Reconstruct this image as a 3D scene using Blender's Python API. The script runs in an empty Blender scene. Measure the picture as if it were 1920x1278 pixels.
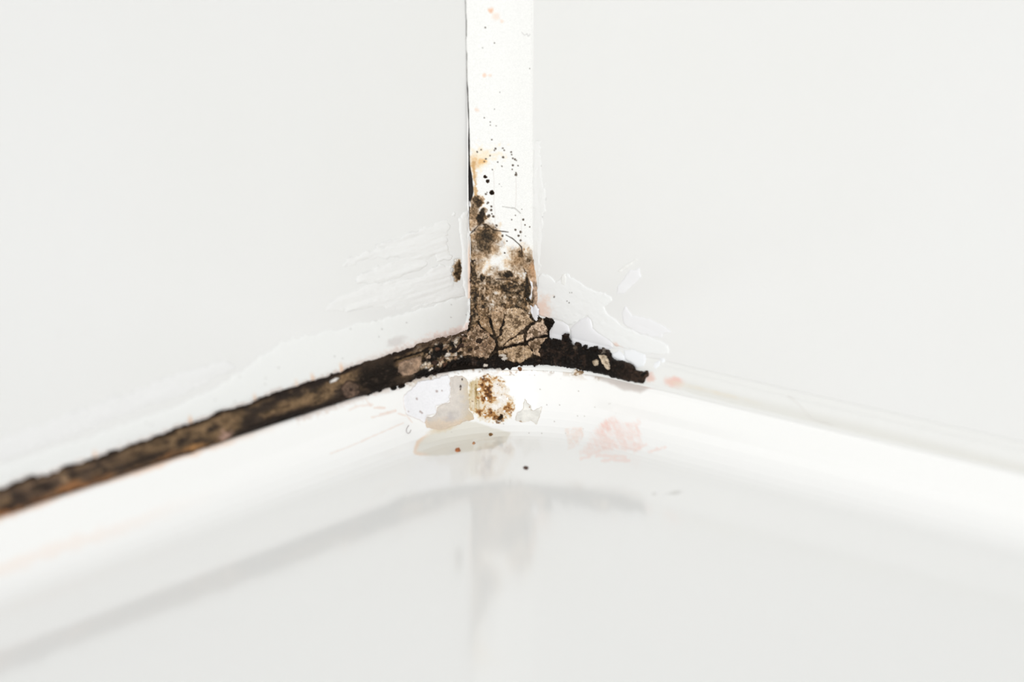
import bpy, math, random
import numpy as np
from mathutils import Vector, Matrix

# ------------------------------------------------------------------ frame
# One unit "u" below is 1/15 mm.  The corner of the two walls is the z axis,
# the flat of the tray is z = 0.
U = 1.0 / 15000.0
F = 5333.33          # focal length in pixels: 100 mm macro lens, 36 mm sensor, 1920 px
D = 5333.33          # focus distance in u
TH = math.radians(16.123)      # camera looks down
AL = math.radians(50.198)      # heading of the left wall
AR = math.pi / 2 - AL
CX, CY = -26.85, -115.38
scn = bpy.context.scene
col = scn.collection

# ------------------------------------------------------------------ camera
fwd = np.array([0, math.cos(TH), -math.sin(TH)])
upv = np.array([0, math.sin(TH), math.cos(TH)])
rgt = np.array([1.0, 0, 0])
CAM = -(CX * rgt + CY * upv + D * fwd)
cd = bpy.data.cameras.new('camera')
cam = bpy.data.objects.new('camera', cd)
col.objects.link(cam)
cam.location = Vector(CAM * U)
cam.rotation_euler = (math.pi / 2 - TH, 0, 0)
cd.lens = 100.0
cd.sensor_width = 36.0
cd.clip_start = 0.005
cd.clip_end = 50
cd.dof.use_dof = True
cd.dof.focus_distance = (D - 95) * U
cd.dof.aperture_fstop = 17.0
scn.camera = cam

# ------------------------------------------------------------------ light
wd = bpy.data.worlds.new('room_light')
scn.world = wd
wd.use_nodes = True
bg = wd.node_tree.nodes['Background']
bg.inputs[0].default_value = (0.97, 0.98, 1.0, 1)
bg.inputs[1].default_value = 0.40


def area(name, loc, target, size, power, color=(1, 1, 1)):
    l = bpy.data.lights.new(name, 'AREA')
    l.shape = 'SQUARE'
    l.size = size
    l.energy = power
    l.color = color
    o = bpy.data.objects.new(name, l)
    col.objects.link(o)
    o.location = loc
    o.rotation_euler = (Vector(target) - Vector(loc)).to_track_quat('-Z', 'Y').to_euler()
    return o


area('front_area_lamp', (0.02, -1.47, 0.42), (0, 0, 0.02), 0.7, 8.0, (1.0, 0.995, 0.985))  # added unseen soft lamp, set low in front to brighten walls and cove

vs = scn.view_settings
vs.view_transform = 'Standard'
vs.look = 'None'
vs.gamma = 1.0
vs.use_curve_mapping = False
vs.exposure = 0.47

# ------------------------------------------------------------------ numeric helpers
rng = np.random.RandomState(7)
TAB = rng.rand(256, 256)


def vnoise(x, y):
    xi = np.floor(x).astype(int)
    yi = np.floor(y).astype(int)
    fx = x - xi
    fy = y - yi
    fx = fx * fx * (3 - 2 * fx)
    fy = fy * fy * (3 - 2 * fy)
    a = TAB[xi & 255, yi & 255]
    b = TAB[(xi + 1) & 255, yi & 255]
    c = TAB[xi & 255, (yi + 1) & 255]
    d = TAB[(xi + 1) & 255, (yi + 1) & 255]
    return (a * (1 - fx) + b * fx) * (1 - fy) + (c * (1 - fx) + d * fx) * fy


def fbm(x, y, s, o=4, seed=0, g=0.55):
    """fractal noise, about -1..1; s is the size of the largest feature in u"""
    r = 0
    amp = 1.0
    tot = 0
    for i in range(o):
        r = r + amp * (vnoise(x / s + 17.3 * seed + 5.1 * i, y / s + 9.7 * seed + 3.7 * i) * 2 - 1)
        tot += amp
        amp *= g
        s *= 0.5
    return r / tot * 1.6


def worley(x, y, s, seed=0):
    """distance to nearest and second nearest cell point, and a random value per cell"""
    x = x / s + seed * 13.7
    y = y / s + seed * 7.9
    xi = np.floor(x).astype(int)
    yi = np.floor(y).astype(int)
    d1 = np.full(x.shape, 9.0)
    d2 = np.full(x.shape, 9.0)
    cid = np.zeros(x.shape)
    for i in (-1, 0, 1):
        for j in (-1, 0, 1):
            X = xi + i
            Y = yi + j
            px = X + TAB[X & 255, Y & 255]
            py = Y + TAB[(X + 91) & 255, (Y + 53) & 255]
            d = np.hypot(px - x, py - y)
            v = TAB[(X + 31) & 255, (Y + 17) & 255]
            near = d < d1
            d2 = np.where(near, d1, np.minimum(d2, d))
            cid = np.where(near, v, cid)
            d1 = np.where(near, d, d1)
    return d1, d2, cid


def sstep(e0, e1, v):
    t = np.clip((v - e0) / (e1 - e0), 0, 1)
    return t * t * (3 - 2 * t)


def polysd(x, y, poly):
    """signed distance to a closed outline, positive inside"""
    P = np.array(poly, float)
    Q = np.roll(P, -1, axis=0)
    d = np.full(x.shape, 1e9)
    ins = np.zeros(x.shape, bool)
    for (ax, ay), (bx, by) in zip(P, Q):
        ex, ey = bx - ax, by - ay
        wx, wy = x - ax, y - ay
        t = np.clip((wx * ex + wy * ey) / (ex * ex + ey * ey + 1e-9), 0, 1)
        d = np.minimum(d, (wx - ex * t) ** 2 + (wy - ey * t) ** 2)
        c = (ay > y) != (by > y)
        xs = ax + (y - ay) / (by - ay + 1e-12) * ex
        ins ^= c & (x < xs)
    return np.where(ins, 1, -1) * np.sqrt(d)


def linesd(x, y, pts):
    d = np.full(x.shape, 1e9)
    for (ax, ay), (bx, by) in zip(pts[:-1], pts[1:]):
        ex, ey = bx - ax, by - ay
        t = np.clip(((x - ax) * ex + (y - ay) * ey) / (ex * ex + ey * ey + 1e-9), 0, 1)
        d = np.minimum(d, np.hypot(x - ax - ex * t, y - ay - ey * t))
    return d


def blob(x, y, cx, cy, rx, ry, soft=0.6, rot=0.0, n=0.35, ns=9, seed=1):
    c, s = math.cos(rot), math.sin(rot)
    u = ((x - cx) * c + (y - cy) * s) / rx
    v = (-(x - cx) * s + (y - cy) * c) / ry
    d = np.hypot(u, v) + n * fbm(x, y, ns, 4, seed)
    return sstep(1 + soft * 0.5, 1 - soft * 0.5 - 0.01, d)


def lin(c):
    c = np.asarray(c, float) / 255.0
    return np.where(c <= 0.04045, c / 12.92, ((c + 0.055) / 1.055) ** 2.4)


def base(x, c):
    return np.tile(np.array(c, float), (x.size, 1))


def mix(C, c, m):
    m = np.clip(m, 0, 1)[:, None]
    return C * (1 - m) + np.array(c, float) * m


def ramp(v, stops):
    out = np.zeros((v.size, 3))
    xs = [s[0] for s in stops]
    for k in range(3):
        out[:, k] = np.interp(v, xs, [s[1][k] for s in stops])
    return out


# ------------------------------------------------------------------ the corner as a solid
R0 = 300.0            # inner radius of the tray corner
RIM = 20.0
ZW, ZR = 158.0, 112.0  # sealant: height on the wall, height on the tray rim
WV = 85.0             # leg of the upright bead
PROF = [(-500, 110), (16, 110), (19, 109.0), (21, 106), (22.5, 100), (25, 84), (28, 66), (32, 50),
        (38, 36), (46, 24), (57, 13), (70, 5.5), (84, 1.6), (98, 0.3), (115, 0.0), (9000, 0.0)]
PD = np.array([p[0] for p in PROF], float)
PZ = np.array([p[1] for p in PROF], float)


def rd(a, b):
    """distance from the walls, following the rounded corner of the tray"""
    ia = (a < R0) & (b < R0)
    return np.where(ia, R0 - np.hypot(R0 - a, R0 - b), np.minimum(a, b))


def smin(p, q, k):
    h = np.clip(0.5 + 0.5 * (q - p) / k, 0, 1)
    return q * (1 - h) + p * h - k * h * (1 - h)


def G(a, b, z):
    m = np.clip(np.minimum(a, b), 0, None)
    d = rd(np.clip(a, 0, None), np.clip(b, 0, None))
    tray = z - np.interp(d, PD, PZ)
    up = (a + b - WV) / 1.41421 - 5.0 * (1 - np.clip((a - b) / WV, -1, 1) ** 2)
    e = np.clip(RIM - d, 0, None)
    f = e / (e + m + 1e-6)
    zs = ZR + (ZW - ZR) * f + 9 * f * (1 - f) * np.clip(e / 20, 0, 1)
    seal = np.where(d < RIM, (z - zs) * 0.7, np.maximum((z - ZR) * 0.7, (d - RIM)))
    s = smin(up, seal, 34.0)
    return np.minimum(np.minimum(a, b), np.minimum(tray * 0.6, s))


dL = np.array([-math.cos(AL), -math.sin(AL), 0])
dR = np.array([math.cos(AR), -math.sin(AR), 0])


def to_w(a, b, z):
    return np.stack([a * dL[0] + b * dR[0], a * dL[1] + b * dR[1], z], -1)


def to_abz(P):
    return P @ dL, P @ dR, P[..., 2]


def px_of(P):
    q = P - CAM
    dep = q @ fwd
    return 960 + F * (q @ rgt) / dep, 639 - F * (q @ upv) / dep


def hit(px, py):
    dirs = fwd[None] + ((px - 960) / F)[:, None] * rgt[None] - ((py - 639) / F)[:, None] * upv[None]
    lo = np.full(px.shape, D - 3600.0)
    hi = np.full(px.shape, D + 900.0)
    done = np.zeros(px.shape, bool)

    def g(t):
        a, b, z = to_abz(CAM[None] + dirs * t[:, None])
        return G(a, b, z)
    t = lo.copy()
    for k in range(112):
        t2 = t + 40
        act = ~done
        if not act.any():
            break
        idx = np.where(act)[0]
        a, b, z = to_abz(CAM[None] + dirs[idx] * t2[idx][:, None])
        neg = G(a, b, z) < 0
        hi[idx[neg]] = t2[idx[neg]]
        lo[idx[neg]] = t[idx[neg]]
        done[idx[neg]] = True
        t[idx[~neg]] = t2[idx[~neg]]
    for k in range(15):
        m = (lo + hi) / 2
        s = g(m) < 0
        hi = np.where(s, m, hi)
        lo = np.where(s, lo, m)
    P = CAM[None] + dirs * hi[:, None]
    a, b, z = to_abz(P)
    e = 5.0
    ga = G(a + e, b, z) - G(a - e, b, z)
    gb = G(a, b + e, z) - G(a, b - e, z)
    gz = G(a, b, z + e) - G(a, b, z - e)
    N = ga[:, None] * dL + gb[:, None] * dR + gz[:, None] * np.array([0, 0, 1.0])
    N /= np.linalg.norm(N, axis=1)[:, None] + 1e-9
    return P, N


# ------------------------------------------------------------------ mesh helpers
def tag(o, label, cat, group=None, kind=None):
    o['label'] = label
    if cat:
        o['category'] = cat
    if group:
        o['group'] = group
    if kind:
        o['kind'] = kind
    return o


def raw_mesh(name, V, Q, C=None, A=None, smooth=True):
    """V in u, Q quads (n,4); C srgb 0..255 per vertex, A roughness per vertex"""
    me = bpy.data.meshes.new(name)
    V = np.asarray(V, np.float32) * U
    Q = np.asarray(Q, np.int32)
    me.vertices.add(len(V))
    me.vertices.foreach_set('co', V.ravel())
    n = len(Q)
    k = Q.shape[1]
    me.loops.add(n * k)
    me.loops.foreach_set('vertex_index', Q.ravel())
    me.polygons.add(n)
    me.polygons.foreach_set('loop_start', np.arange(0, n * k, k, dtype=np.int32))
    me.polygons.foreach_set('use_smooth', np.full(n, smooth))
    me.update(calc_edges=True)
    if C is not None:
        at = me.color_attributes.new('tint', 'FLOAT_COLOR', 'POINT')
        buf = np.ones((len(V), 4), np.float32)
        buf[:, :3] = lin(np.clip(C, 0, 255))
        if A is not None:
            buf[:, 3] = A
        at.data.foreach_set('color', buf.ravel())
    return me


def link(name, me, mat, parent=None):
    o = bpy.data.objects.new(name, me)
    col.objects.link(o)
    if mat:
        me.materials.append(mat)
    if parent:
        o.parent = parent
    return o


def empty(name, P):
    o = bpy.data.objects.new(name, None)
    col.objects.link(o)
    o.empty_display_size = 0.002
    o.location = Vector(np.asarray(P, float) * U)
    return o


def adopt(o, parent):
    o.parent = parent
    o.matrix_parent_inverse = Matrix.Translation(-Vector(parent.location))


def patch(name, poly, hfun, cfun, mat, step=1.2, pad=4, hmin=-2.5, parent=None, rough=None, nz=0.0, nscale=8,
          seed=0, stepx=None):
    """A crust, skin or flake grown on the surface of the corner inside an outline.
    It is thick in the middle and dips below its support at the outline."""
    P = np.array(poly, float)
    x0, y0 = P.min(0) - pad
    x1, y1 = P.max(0) + pad
    sx = stepx or step
    nx = max(3, int((x1 - x0) / sx) + 1)
    ny = max(3, int((y1 - y0) / step) + 1)
    gx, gy = np.meshgrid(np.linspace(x0, x1, nx), np.linspace(y0, y1, ny))
    x, y = gx.ravel(), gy.ravel()
    sd = polysd(x, y, poly)
    if nz:
        sd = sd + nz * fbm(x, y, nscale, 4, seed + 3)
    h = hfun(x, y, sd)
    keep = h > hmin
    idm = np.arange(x.size).reshape(ny, nx)
    q = np.stack([idm[:-1, :-1], idm[1:, :-1], idm[1:, 1:], idm[:-1, 1:]], -1).reshape(-1, 4)
    q = q[keep[q].all(1) & (h[q].max(1) > hmin + 0.6)]
    used = np.unique(q)
    rm = np.full(x.size, -1)
    rm[used] = np.arange(used.size)
    q = rm[q]
    x, y, sd, h = x[used], y[used], sd[used], h[used]
    H, N = hit(x, y)
    V = H + N * h[:, None]
    C = cfun(x, y, sd, h)
    A = rough(x, y, sd, h) if rough else None
    me = raw_mesh(name, V, q, C, A)
    o = link(name, me, mat)
    if parent:
        adopt(o, parent)
    return o


def dome(H, edge=4.0, sink=1.5):
    """height profile: flat top H with a rounded rim that dips below the support"""
    def f(x, y, sd):
        return np.where(sd > 0, H * np.sqrt(np.clip(1 - (1 - np.clip(sd / edge, 0, 1)) ** 2, 0, 1)), sd * sink)
    return f


# ------------------------------------------------------------------ materials
def material(name, color=(1, 1, 1), rough=0.4, attr=False, attr_rough=False, grain=0.0, grain_scale=9000,
             bump=0.0, bump_scale=7000, spec=0.5, ior=1.5, coat=0.0, tint2=None, tint_scale=40):
    m = bpy.data.materials.new(name)
    m.use_nodes = True
    nt = m.node_tree
    N, L = nt.nodes, nt.links
    b = N['Principled BSDF']
    b.inputs['Roughness'].default_value = rough
    b.inputs['IOR'].default_value = ior
    b.inputs['Specular IOR Level'].default_value = spec
    if coat:
        b.inputs['Coat Weight'].default_value = coat
        b.inputs['Coat Roughness'].default_value = 0.06
    tc = N.new('ShaderNodeTexCoord')
    if attr:
        at = N.new('ShaderNodeAttribute')
        at.attribute_name = 'tint'
        src = at.outputs['Color']
        if attr_rough:
            L.new(at.outputs['Alpha'], b.inputs['Roughness'])
    else:
        rgb = N.new('ShaderNodeRGB')
        rgb.outputs[0].default_value = (*lin(color), 1)
        src = rgb.outputs[0]
    if tint2 is not None:
        ns = N.new('ShaderNodeTexNoise')
        ns.inputs['Scale'].default_value = tint_scale
        ns.inputs['Detail'].default_value = 3
        L.new(tc.outputs['Object'], ns.inputs['Vector'])
        mx = N.new('ShaderNodeMix')
        mx.data_type = 'RGBA'
        L.new(ns.outputs['Fac'], mx.inputs['Factor'])
        L.new(src, mx.inputs['A'])
        mx.inputs['B'].default_value = (*lin(tint2), 1)
        src = mx.outputs['Result']
    if grain:
        ns = N.new('ShaderNodeTexNoise')
        ns.inputs['Scale'].default_value = grain_scale
        ns.inputs['Detail'].default_value = 4
        ns.inputs['Roughness'].default_value = 0.65
        L.new(tc.outputs['Object'], ns.inputs['Vector'])
        mr = N.new('ShaderNodeMapRange')
        mr.inputs['From Min'].default_value = 0.3
        mr.inputs['From Max'].default_value = 0.7
        mr.inputs['To Min'].default_value = 1 - grain
        mr.inputs['To Max'].default_value = 1 + grain * 0.8
        L.new(ns.outputs['Fac'], mr.inputs['Value'])
        mu = N.new('ShaderNodeVectorMath')
        mu.operation = 'SCALE'
        L.new(src, mu.inputs[0])
        L.new(mr.outputs['Result'], mu.inputs['Scale'])
        src = mu.outputs['Vector']
    L.new(src, b.inputs['Base Color'])
    if bump:
        ns = N.new('ShaderNodeTexNoise')
        ns.inputs['Scale'].default_value = bump_scale
        ns.inputs['Detail'].default_value = 5
        L.new(tc.outputs['Object'], ns.inputs['Vector'])
        bp = N.new('ShaderNodeBump')
        bp.inputs['Strength'].default_value = bump
        bp.inputs['Distance'].default_value = 2.0 * U
        L.new(ns.outputs['Fac'], bp.inputs['Height'])
        L.new(bp.outputs['Normal'], b.inputs['Normal'])
    return m


M_wall = material('gloss_wall_panel', (236, 236, 233), 0.22, tint2=(240, 240, 239), tint_scale=30,
                  bump=0.02, bump_scale=400)
M_tray = material('white_acrylic', rough=0.10, attr=True, attr_rough=True, bump=0.012, bump_scale=700)
M_seal = material('white_silicone', (251, 250, 247), 0.38, bump=0.04, bump_scale=3000)
M_seal2 = material('dull_white_silicone', (240, 240, 237), 0.4, bump=0.04, bump_scale=3000)
M_skin = material('silicone_skin', rough=0.40, attr=True, bump=0.06, bump_scale=3500)
M_mould = material('mouldy_silicone', rough=0.6, attr=True, attr_rough=True, grain=0.10, grain_scale=9000,
                   bump=0.05, bump_scale=6000, spec=0.2)
M_crust = material('mould_crust', rough=0.55, attr=True, attr_rough=True, grain=0.40, grain_scale=7000,
                   bump=0.6, bump_scale=5000, spec=0.12)
M_film = material('stain_film', rough=0.35, attr=True, grain=0.05, grain_scale=5000, bump=0.05)
M_core = material('dark_grime', (24, 18, 13), 0.7, spec=0.1, grain=0.4, grain_scale=6000, bump=0.5)

# ------------------------------------------------------------------ the setting: walls
LEN, HGT, THK = 3600.0, 2600.0, 150.0


def wall(name, along, inward):
    nx, nz = 24, 18
    a = np.linspace(0, LEN, nx)
    z = np.linspace(-40, HGT, nz)
    A, Z = np.meshgrid(a, z)
    front = along[None] * A.ravel()[:, None] + np.array([0, 0, 1.0]) * Z.ravel()[:, None]
    back = front - inward[None] * THK
    V = np.vstack([front, back])
    idm = np.arange(nx * nz).reshape(nz, nx)
    q = np.stack([idm[:-1, :-1], idm[:-1, 1:], idm[1:, 1:], idm[1:, :-1]], -1).reshape(-1, 4)
    n = nx * nz
    Q = [q, q[:, ::-1] + n]
    for e in (idm[0], idm[-1][::-1], idm[:, 0][::-1], idm[:, -1]):
        Q.append(np.stack([e[1:], e[:-1], e[:-1] + n, e[1:] + n], -1))
    me = raw_mesh(name, V, np.vstack(Q), smooth=False)
    o = link(name, me, M_wall)
    o['kind'] = 'structure'
    return o


wl = wall('wall_left', dL, dR)
tag(wl, 'plain glossy off-white wall panel left of the corner', 'wall')
wr = wall('wall_right', dR, dL)
tag(wr, 'plain glossy off-white wall panel right of the corner', 'wall')

# ------------------------------------------------------------------ shower tray


def C6(pts):
    return [(740 + X / 3.692, 660 + Y / 3.692) for X, Y in pts]


def C5(pts):
    return [(620 + X / 4.26, 580 + Y / 4.26) for X, Y in pts]


def C4(pts):
    return [(960 + X / 4.259, 460 + Y / 4.259) for X, Y in pts]


def C3(pts):
    return [(780 + X / 4.917, 460 + Y / 4.917) for X, Y in pts]


def C2(pts):
    return [(780 + X / 4.26, 240 + Y / 4.26) for X, Y in pts]


def CL(pts):
    return [(560 + X / 4.565, 360 + Y / 4.565) for X, Y in pts]


def tray_paint(x, y):
    C = base(x, (251, 251, 249))
    n1 = fbm(x, y, 22, 4, 5)
    n2 = fbm(x, y, 6, 3, 6)
    # pink bloom right of the rust spot
    sd = polysd(x, y, C6([(1165, 520), (1230, 510), (1300, 515), (1310, 580), (1270, 640), (1200, 675), (1190, 600)]))
    C = mix(C, (246, 228, 218), sstep(-2, 3, sd + 3 * n1) * (0.5 + 0.4 * n2))
    sd = polysd(x, y, C6([(1370, 540), (1420, 490), (1480, 455), (1540, 480), (1620, 470), (1690, 480), (1700, 560),
                          (1720, 640), (1660, 690), (1560, 690), (1450, 685), (1350, 720), (1300, 700), (1330, 640),
                          (1370, 580)]))
    # brushed along a slanting direction
    st = fbm(x * 0.5 + y * 0.9, (x * 0.9 - y * 0.5) * 3.0, 14, 3, 8)
    C = mix(C, (248, 224, 216), sstep(-4, 7, sd + 6 * n1 + 2 * st) * np.clip(0.55 + 0.25 * st + .2 * n2, 0.1, 1))
    C = mix(C, (244, 190, 178), blob(x, y, 1137, 798, 20, 9, 1.1, -0.4, 0.5, 12, 3) * np.clip(0.4 + 0.4 * st, 0, 1) * .6)
    for p in ([(1680, 672), (1740, 640)], [(1760, 690), (1870, 655)], [(1430, 752), (1500, 745), (1620, 750)],
              [(1295, 735), (1340, 728)], [(1400, 715), (1600, 725)]):
        dd = linesd(x, y, C6(p))
        C = mix(C, (250, 219, 209), sstep(4.5, 0.5, dd + 2 * n2) * 0.45)
    # ochre pool under the rust spot
    sd = polysd(x, y, C6([(130, 690), (150, 620), (220, 570), (330, 530), (450, 470), (560, 480), (680, 525),
                          (800, 560), (770, 620), (680, 670), (520, 690), (380, 710), (250, 720), (140, 705)]))
    sd = sd + 1.5 * n1
    C = mix(C, (230, 227, 216), sstep(-2, 3, sd) * 0.85)
    C = mix(C, (240, 216, 194), sstep(-3, 1, sd) * sstep(9, 1, sd) * sstep(812, 785, x) * 0.85)
    C = mix(C, (222, 203, 172), blob(x, y, 835, 799, 26, 7, 1.2, -0.35, 0.4, 9, 4) * 0.75)
    # faint peach line and scratches left of the corner
    for p, w, s in (([(0, 1150), (160, 1090), (580, 905)], 1.0, 0.45), ([(330, 860), (420, 840), (520, 815)], 1.6, 0.5),
                    ([(150, 800), (220, 770), (330, 760)], 2.2, 0.4), ([(270, 700), (320, 770)], 1.2, 0.4),
                    ([(350, 785), (430, 785)], 2.2, 0.7), ([(395, 835), (520, 805)], 1.0, 0.6),
                    ([(540, 830), (610, 850), (650, 900)], 1.6, 0.5)):
        dd = linesd(x, y, C5(p))
        C = mix(C, (226, 192, 174), sstep(w + 1.4, w * 0.3, dd + 0.8 * n2) * s * .6)
    dd = linesd(x, y, [(-60, 1088), (100, 1030), (200, 1000), (330, 950), (620, 850)])
    C = mix(C, (250, 232, 220), sstep(22, 2, dd + 6 * n1) * 0.4 * sstep(450, 100, x))
    dd = linesd(x, y, [(-60, 990), (0, 968), (137, 918), (256, 880), (342, 853), (430, 826), (560, 782)])
    C = mix(C, (244, 205, 178), sstep(13, 1, dd + 4 * n1) * 0.75 * sstep(590, 300, x))
    dd = linesd(x, y, [(560, 784), (676, 744), (760, 716), (835, 696)])
    C = mix(C, (222, 206, 196), sstep(11, 1, dd + 5 * n2) * 0.6)
    # dull grey stain under the black stub
    sd = polysd(x, y, C6([(1180, 95), (1300, 120), (1420, 150), (1560, 190), (1720, 215), (1790, 235), (1700, 285),
                          (1590, 265), (1480, 215), (1380, 180), (1250, 140)]))
    C = mix(C, (205, 196, 190), sstep(-3, 5, sd + 2 * n1) * 0.85)
    C = mix(C, (226, 182, 170), blob(x, y, 1211, 722, 15, 4, 1.2, 0.25, 0.3, 8, 9) * 0.6)
    # fringe of dirt under the crumbling corner
    dd = linesd(x, y, [(760, 722), (800, 708), (835, 697), (860, 690), (890, 689), (925, 693), (960, 695), (1000, 690), (1060, 698), (1120, 708)])
    fr = sstep(12, 0, dd + 5 * n2)
    C = mix(C, (206, 190, 172), fr * sstep(-.6, .5, n1 + n2) * .6)
    C = mix(C, (120, 92, 66), fr * sstep(.35, .75, fbm(x, y, 5, 3, 15)) * np.interp(x, [760, 830, 870, 950, 1000, 1120], [.3, .9, 1, .8, .3, .3]))
    C = mix(C, (222, 221, 217), blob(x, y, 1265, 923, 15, 4, 1.3, -.2, .5, 8, 6) * .8 + blob(x, y, 1227, 925, 4, 3, 1.3, 0, .4, 5, 6) * .6)  # two small faint grey marks on the tray, right of the corner
    # fine grey specks
    d1, d2, cid = worley(x, y, 17, 4)
    C = mix(C, (150, 140, 130), sstep(0.10, 0.04, d1) * (cid > 0.78) * sstep(230, 100, np.hypot(x - 960, (y - 735) * 1.8))
            * 0.6)
    return C


def build_tray():
    # along the rounded corner: parameter from far left arm to far right arm
    arm = np.concatenate([np.linspace(3600, 1700, 20), np.linspace(1690, 700, 110), np.linspace(697, R0, 170)])
    phis = np.linspace(0, math.pi / 2, 300)[1:-1]
    dd = [16, 17.5, 19, 20]
    fine = np.concatenate([[0], np.cumsum(np.hypot(np.diff(PD[3:15]), np.diff(PZ[3:15])))])
    tt = np.linspace(0, fine[-1], 130)
    ds = list(np.interp(tt, fine, PD[3:15]))
    ds = [-1, 10] + dd[:2] + ds + list(np.linspace(118, 300, 60)) + list(np.linspace(330, 3600, 24))
    rows = []
    for k, d in enumerate(ds):
        a = []
        b = []
        lo = max(R0, d)
        for l in arm:
            a.append(lo + (l - R0) * (3600 - lo) / (3600 - R0))
            b.append(max(d, 0))
        for ph in phis:
            cx, sx = math.cos(ph), math.sin(ph)   # left arm end: direction towards b = 0
            if d < 0:
                s = R0 / max(cx, sx)
            else:
                s = max(R0 - d, 0)
            c0 = max(R0, d)
            a.append(c0 - s * sx)
            b.append(c0 - s * cx)
        for l in arm[::-1]:
            b.append(lo + (l - R0) * (3600 - lo) / (3600 - R0))
            a.append(max(d, 0))
        z = np.full(len(a), np.interp(max(d, -400), PD, PZ))
        rows.append(to_w(np.array(a), np.array(b), z))
    nr, nc = len(rows), len(rows[0])
    V = np.vstack(rows)
    idm = np.arange(nr * nc).reshape(nr, nc)
    q = np.stack([idm[:-1, :-1], idm[1:, :-1], idm[1:, 1:], idm[:-1, 1:]], -1).reshape(-1, 4)
    x, y = px_of(V)
    C = tray_paint(x, y)
    A = np.full(len(V), 0.10)
    me = raw_mesh('shower_tray', V, q, C, A)
    o = link('shower_tray', me, M_tray)
    s = o.modifiers.new('thick', 'SOLIDIFY')
    s.thickness = 60 * U
    s.offset = -1
    return o


tray = build_tray()
tag(tray, 'glossy white shower tray with a rounded upturned rim below the wall corner', 'shower tray')
#DETAILS
# ------------------------------------------------------------------ sealant cores under the crusts


def seal_core(name, side, mat, C=None, drop=3.0):
    """the fillet of sealant between one wall and the tray rim, from the corner outwards"""
    arm = np.concatenate([np.linspace(R0, 1000, 120), np.linspace(1010, 3500, 60)])
    ph = np.linspace(math.pi / 4, 0, 90)
    cols = []
    for p in ph:
        cols.append((p, None))
    rows = []
    for t in np.linspace(0, 1, 12):
        a, b = [], []
        for p in ph:
            c, s = math.cos(p), math.sin(p)
            so = R0 / max(c, s) * 1.02
            si = R0 - RIM + (7.0 if side == 'left' or t < .99 and p > .6 else -1.0)
            r = so * (1 - t) + si * t
            a.append(R0 - r * s)
            b.append(R0 - r * c)
        for l in arm[1:]:
            a.append(l)
            b.append(-2 * (1 - t) + (RIM + (-7.0 if side == 'left' else 1.0)) * t)
        a, b = np.array(a), np.array(b)
        aa, bb = np.clip(a, 0, None), np.clip(b, 0, None)
        d = rd(aa, bb)
        m = np.minimum(aa, bb)
        e = np.clip(RIM - d, 0, None)
        f = e / (e + m + 1e-6)
        z = ZR + (ZW - ZR) * f + 9 * f * (1 - f) * np.clip(e / 20, 0, 1) - drop
        if side == 'right':
            a, b = b, a
        rows.append(to_w(a, b, z))
    # tuck the lower edge behind the rim
    rows.append(np.stack([rows[-1][:, 0], rows[-1][:, 1], np.full(len(rows[-1]), 107.0)], -1))
    nr, nc = len(rows), len(rows[0])
    V = np.vstack(rows)
    idm = np.arange(nr * nc).reshape(nr, nc)
    q = np.stack([idm[:-1, :-1], idm[1:, :-1], idm[1:, 1:], idm[:-1, 1:]], -1).reshape(-1, 4)
    if side == 'right':
        q = q[:, ::-1]
    me = raw_mesh(name, V, q)
    return link(name, me, mat)


DARK = (26, 20, 15)
MOULD = [(0.0, (246, 246, 243)), (0.12, (236, 228, 216)), (0.3, (205, 184, 160)), (0.5, (160, 134, 106)),
         (0.7, (104, 84, 60)), (0.85, (62, 49, 34)), (1.0, (30, 23, 15))]

# ------------------------------------------------------------------ upright bead
vb = empty('sealant_bead', to_w(np.array(30.0), np.array(30.0), np.array(155.0)))
tag(vb, 'upright white silicone bead in the wall corner, mouldy and cracked at its foot', 'sealant bead',
    'silicone beads of the corner')

LE = [(-420, 866.5), (0, 871), (100, 873), (170, 875), (240, 877), (300, 877.5), (380, 877), (420, 879), (440, 880),
      (640, 880)]
RE = [(-420, 998), (0, 998), (300, 999), (440, 998), (500, 1003), (560, 1010), (600, 1016), (640, 1030)]
LEy, LEx = np.array([p[0] for p in LE], float), np.array([p[1] for p in LE], float)
REy, REx = np.array([p[0] for p in RE], float), np.array([p[1] for p in RE], float)
GAP = [(-420, 2.0), (28, 1.2), (40, 2.2), (66, 1.8), (74, 0.5), (94, 0.6), (100, 1.6), (150, 1.1), (165, 2.2), (225, 2.8),
       (258, 3.4), (300, 3.2), (312, 4.5), (325, 7.0), (345, 9.5), (360, 10.5), (368, 9), (378, 5), (392, 3), (410, 1.6),
       (425, 1.5), (470, 2.4), (500, 2.4), (600, 2.0), (640, 2)]
GPy, GPx = np.array([p[0] for p in GAP], float), np.array([p[1] for p in GAP], float)

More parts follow.
